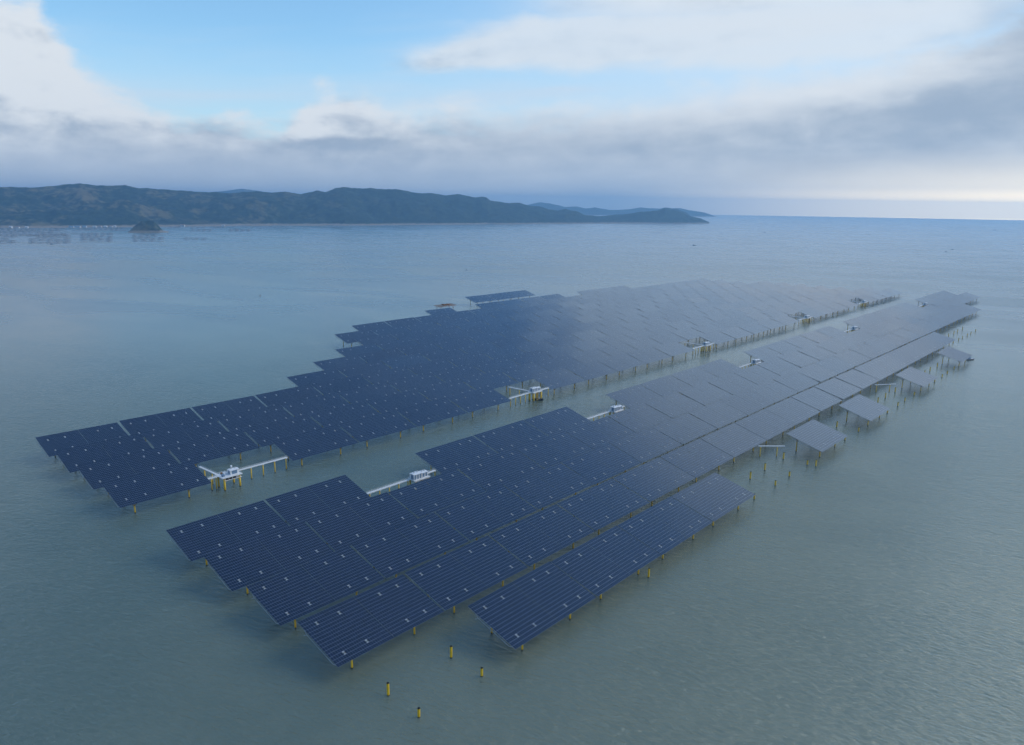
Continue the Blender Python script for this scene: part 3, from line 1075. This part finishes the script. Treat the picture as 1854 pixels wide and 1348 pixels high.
# unfinished rust-orange table frame behind the left field
c = site('A', 11.45, 12, LENH / 2)
c = on_plane(806, 562)
root = link('unfinished_table_frame', None, None, c, ROT, label='rusty orange unfinished table frame without panels behind the left field', category='steel frame')
ub = MB()
for y in np.linspace(-8, 8, 5):
    ub.bar((-24, y, 11 + y * 0.12), (24, y, 11 + y * 0.12), 0.35, 5)
for x in np.linspace(-24, 24, 9):
    ub.bar((x, -9, 10.9), (x, 9, 12.2), 0.30, 5)
link('beam_grid', ub.mesh('beam_grid', ['rust']), root)
for x in (-17, 17):
    for y in (-6, 6):
        q_ = MB(); q_.bar((0, 0, -3), (0, 0, 7), 0.55, 10)
        po = link('support_pile', q_.mesh('support_pile', ['rust']), root, (x, y, 0))
        q_ = MB()
        for sx in (-1, 1):
            q_.bar((0, 0, 6.8), (sx * 5, 0, 10.9), 0.3, 5)
        link('fork_arms', q_.mesh('fork_arms', ['rust']), po)
q_ = MB()
for k in range(7):
    x = -8 + k * 3.0 + random.uniform(-.8, .8)
    q_.box(x, x + random.uniform(1.5, 3.2), -4 + random.uniform(-1, 1), 2, 12.0, 12.6 + random.uniform(0.6, 3.0))
link('stacked_steel', q_.mesh('stacked_steel', ['rust']), root)


# ------------------------------------------------------------------ boats
def boat(px, py, L_, rz, label, cat, kind, name):
    p = on_plane(px, py)
    root = link(name, None, None, p, rz, label=label, category=cat)
    B_ = L_ * 0.34
    D_ = L_ * 0.10
    # hull by stations
    st = [(-0.5, 0.80, 0.0), (-0.2, 1.0, 0.0), (0.15, 0.95, 0.05), (0.36, 0.62, 0.25), (0.5, 0.04, 0.55)]
    mb_ = MB()
    for s, w_, sh in st:
        x = s * L_
        hb = B_ / 2 * w_
        zt = D_ * (1 + sh)
        mb_.v += [(x, -hb, zt), (x, -hb * 0.75, -D_ * 0.5), (x, hb * 0.75, -D_ * 0.5), (x, hb, zt)]
    for i in range(len(st) - 1):
        a_ = i * 4
        for k in range(3):
            mb_.f.append((a_ + k, a_ + 4 + k, a_ + 5 + k, a_ + k + 1)); mb_.mi.append(0)
        mb_.f.append((a_ + 3, a_ + 7, a_ + 4, a_)); mb_.mi.append(1)
    mb_.f.append((0, 1, 2, 3)); mb_.mi.append(0)
    link('hull', mb_.mesh('hull', ['black', 'deckgrey'] if kind != 'light' else ['raft', 'deckgrey']), root)
    if kind == 'rib':
        t_ = MB()
        for s in (-1, 1):
            P = [(-0.5 * L_, s * B_ * .44, D_ * 1.2), (0.2 * L_, s * B_ * .46, D_ * 1.25), (0.4 * L_, s * B_ * .26, D_ * 1.5), (0.52 * L_, 0, D_ * 1.8)]
            for a_, b_ in zip(P, P[1:]):
                t_.bar(a_, b_, L_ * 0.045, 8)
        link('tube', t_.mesh('tube', ['black']), root)
        e_ = MB(); e_.box(-0.14 * L_, 0.06 * L_, -B_ * .16, B_ * .16, D_, D_ * 2.6)
        link('console', e_.mesh('console', ['white']), root)
        e_ = MB(); e_.box(-0.58 * L_, -0.5 * L_, -B_ * .12, B_ * .12, D_ * .4, D_ * 2.2)
        link('outboard_motor', e_.mesh('outboard_motor', ['black']), root)
    else:
        e_ = MB(); e_.box(-0.36 * L_, -0.12 * L_, -B_ * .3, B_ * .3, D_, D_ * 3.0)
        link('cabin', e_.mesh('cabin', ['white' if kind == 'light' else 'bluegrey']), root)
        e_ = MB(); e_.bar((0.05 * L_, 0, D_), (0.05 * L_, 0, D_ * 4.5), L_ * 0.008, 5)
        link('mast', e_.mesh('mast', ['raft']), root)
    return root


boat(976, 724, 9.5, ROT - 1.0, 'black inflatable boat moored under the second platform', 'boat', 'rib', 'inflatable_boat')
boat(1757, 651, 15.0, ROT - 0.5, 'dark work boat moored at the corner of the farthest lone table', 'boat', 'work', 'work_boat')
for px, py, L_, rz, lab in [(1257, 444.3, 20, 0.2, 'dark fishing boat with a faint wake below the headland'), (1725, 451.5, 14, 0.1, 'small boat far right, right one of a close pair'),
                            (1713, 455.5, 11, -0.2, 'small boat far right, left one of a close pair'), (1801, 416.5, 26, 0.1, 'distant ship near the right horizon'),
                            (1306, 421.8, 16, 0.4, 'tiny boat off the end of the headland'), (1385.5, 421, 16, 0.1, 'tiny boat, second out from the headland'),
                            (1574, 424, 16, -0.1, 'tiny boat alone below the warm horizon'), (741, 423.5, 13, 0.2, 'tiny boat, right one off the wooded coast'), (691, 421.5, 13, 0.0, 'tiny boat, left one off the wooded coast'),
                            (992, 427, 12, 0.5, 'tiny boat in open water below the hills'), (94, 442, 15, 0.0, 'tiny boat beside the oyster rafts'), (305, 423, 13, 0.3, 'tiny boat right of the islet'),
                            (845, 488.5, 7, 0.4, 'small skiff on open water behind the lone joined tables')]:
    boat(px, py, L_, rz, lab, 'boat', 'work', 'fishing_boat')
p = on_plane(471, 535.5)
root = link('buoy', None, None, p, 0, label='small dark channel buoy on open water at left', category='buoy')
q_ = MB(); q_.bar((0, 0, -0.8), (0, 0, 0.9), 1.1, 12)
link('float', q_.mesh('float', ['rust']), root)
q_ = MB()
for k in range(4):
    a_ = k * math.pi / 2
    q_.bar((0.8 * math.cos(a_), 0.8 * math.sin(a_), 0.9), (0.2 * math.cos(a_), 0.2 * math.sin(a_), 4.2), 0.09, 4)
q_.bar((0, 0, 4.0), (0, 0, 5.0), 0.4, 8)
link('lattice_tower', q_.mesh('lattice_tower', ['black']), root)

# ------------------------------------------------------------------ oyster rafts off the coast
raft_px = [((-30, 411), (120, 427), 'largest raft field at the left edge below the hills'), ((-25, 428), (30, 441), 'raft field at the far left edge, nearest of them'),
           ((52, 424), (128, 440), 'raft field second from left, in the nearer line'), ((145, 421.5), (205, 437.5), 'raft field third from left, in the nearer line'),
           ((238, 425), (298, 437), 'raft field just in front of the islet'), ((330, 430.5), (376, 434), 'thin raft field right of the islet, nearest'),
           ((344, 415), (385, 418.5), 'thin raft field right of the islet, farther left one'), ((413, 414.5), (455, 418.5), 'thin raft field right of the islet, right one'),
           ((344, 410.5), (372, 412.5), 'thin dark raft field near the shore, left one'), ((385, 409.5), (410, 411.5), 'thin dark raft field near the shore, right one'),
           ((130, 408), (228, 417), 'raft field between the shore and the islet'), ((306, 409), (328, 411.5), 'small raft field just right of the islet')]
for (xa, ya), (xb, yb), lab in raft_px:
    rb = MB()
    yA, yB = yb, ya
    n0 = on_plane(xa, yA); n1 = on_plane(xb, yA); f0 = on_plane(xa, yB); f1 = on_plane(xb, yB)
    org = (n0 + n1) * 0.5
    rows_ = max(2, int((f0 - n0).length / 85))
    for i in range(rows_ + 1):
        t_ = i / rows_
        a_ = n0.lerp(f0, t_); b_ = n1.lerp(f1, t_)
        sl = mn.noise(Vector((i * 0.31, xa * 0.05, 0.0))) * 0.10
        L_ = (b_ - a_).length
        nseg = max(3, int(L_ / 34))
        s0 = abs(mn.noise(Vector((i * 0.2, xa * 0.1, 2.0)))) * 0.25; s1 = 1 - abs(mn.noise(Vector((i * 0.2, xa * 0.1, 9.0)))) * 0.25
        for k in range(nseg):
            u_ = (k + 0.5) / nseg
            if u_ < s0 or u_ > s1 or random.random() < 0.08:
                continue
            cpos = a_.lerp(b_, u_) - org
            hw, hd = L_ / nseg * 0.26, 20.0
            rb.box(cpos.x - hw + random.uniform(-2, 2), cpos.x + hw, cpos.y - hd, cpos.y + hd, 0.05, 0.9)
    link('oyster_raft_field', rb.mesh('oyster_raft_field', ['raft']), None, org, 0, kind='stuff', label=lab, category='oyster rafts', group='oyster raft fields off the coast')

# ------------------------------------------------------------------ buildings on the shore
bd = 0
for px, w_, h_, rf in [(30, 26, 9, 'tilered'), (18, 18, 12, 'roof'), (47, 20, 8, 'roof'), (128, 34, 8, 'tileblue'), (139, 46, 8, 'tileblue'), (152, 30, 8, 'tileblue'), (170, 26, 7, 'roof'),
                       (180, 22, 7, 'tilered'), (190, 24, 7, 'roof'), (200, 26, 8, 'tilered'), (207, 18, 7, 'roof'), (330, 34, 14, 'tilered'), (404, 24, 8, 'roof')]:
    d0 = float(np.interp(px, [-140, 0, 250, 600], [6300, 6500, 6700, 7100])) - 12
    d = ray(px, 400); hl = math.hypot(d.x, d.y)
    p = Vector((d.x / hl * d0, d.y / hl * d0, 0))
    bd += 1
    root = link('shore_building', None, None, p, 0.0, label='small pale shore building with %s roof, %s from left along the coast' % ({'tilered': 'brown', 'roof': 'white', 'tileblue': 'blue'}[rf], ORD[bd]),
                category='building', group='buildings along the far shore')
    q_ = MB(); q_.box(-w_ / 2, w_ / 2, -7, 7, -3, h_)
    wl = link('wall', q_.mesh('wall', ['white']), root)
    for k in range(3):
        q2 = MB(); xx = -w_ / 2 + w_ * (k + 0.3) / 3
        q2.box(xx, xx + w_ * 0.14, -7.08, -7.0, 2.0, h_ * 0.75)
        link('window', q2.mesh('window', ['dark']), wl)
    q_ = MB()
    q_.v += [(-w_ / 2 - 1, -8, h_ + .01), (w_ / 2 + 1, -8, h_ + .01), (w_ / 2 + 1, 8, h_ + .01), (-w_ / 2 - 1, 8, h_ + .01), (-w_ / 2 - 1, 0, h_ + 4), (w_ / 2 + 1, 0, h_ + 4)]
    q_.f += [(0, 1, 5, 4), (2, 3, 4, 5), (0, 4, 3), (1, 2, 5), (3, 2, 1, 0)]; q_.mi += [0] * 5
    link('roof', q_.mesh('roof', [rf]), root)

# ------------------------------------------------------------------ the air
hz = MB()
hz.box(-21500, 21500, -21500, 21500, -5.0, 430.0)
me = hz.mesh('haze', [])
m = bpy.data.materials.new('haze_air')
m.use_nodes = True
m.node_tree.nodes.clear()
q = G(m.node_tree)
o_ = q.n('ShaderNodeOutputMaterial')
pv = q.n('ShaderNodeVolumePrincipled')
pv.inputs['Color'].default_value = (0.36, 0.66, 1.0, 1)
pv.inputs['Density'].default_value = 7.6e-5
pv.inputs['Anisotropy'].default_value = 0.5
q.lk(pv.outputs[0], o_.inputs['Volume'])
me.materials.append(m)
link('haze', me, kind='stuff')
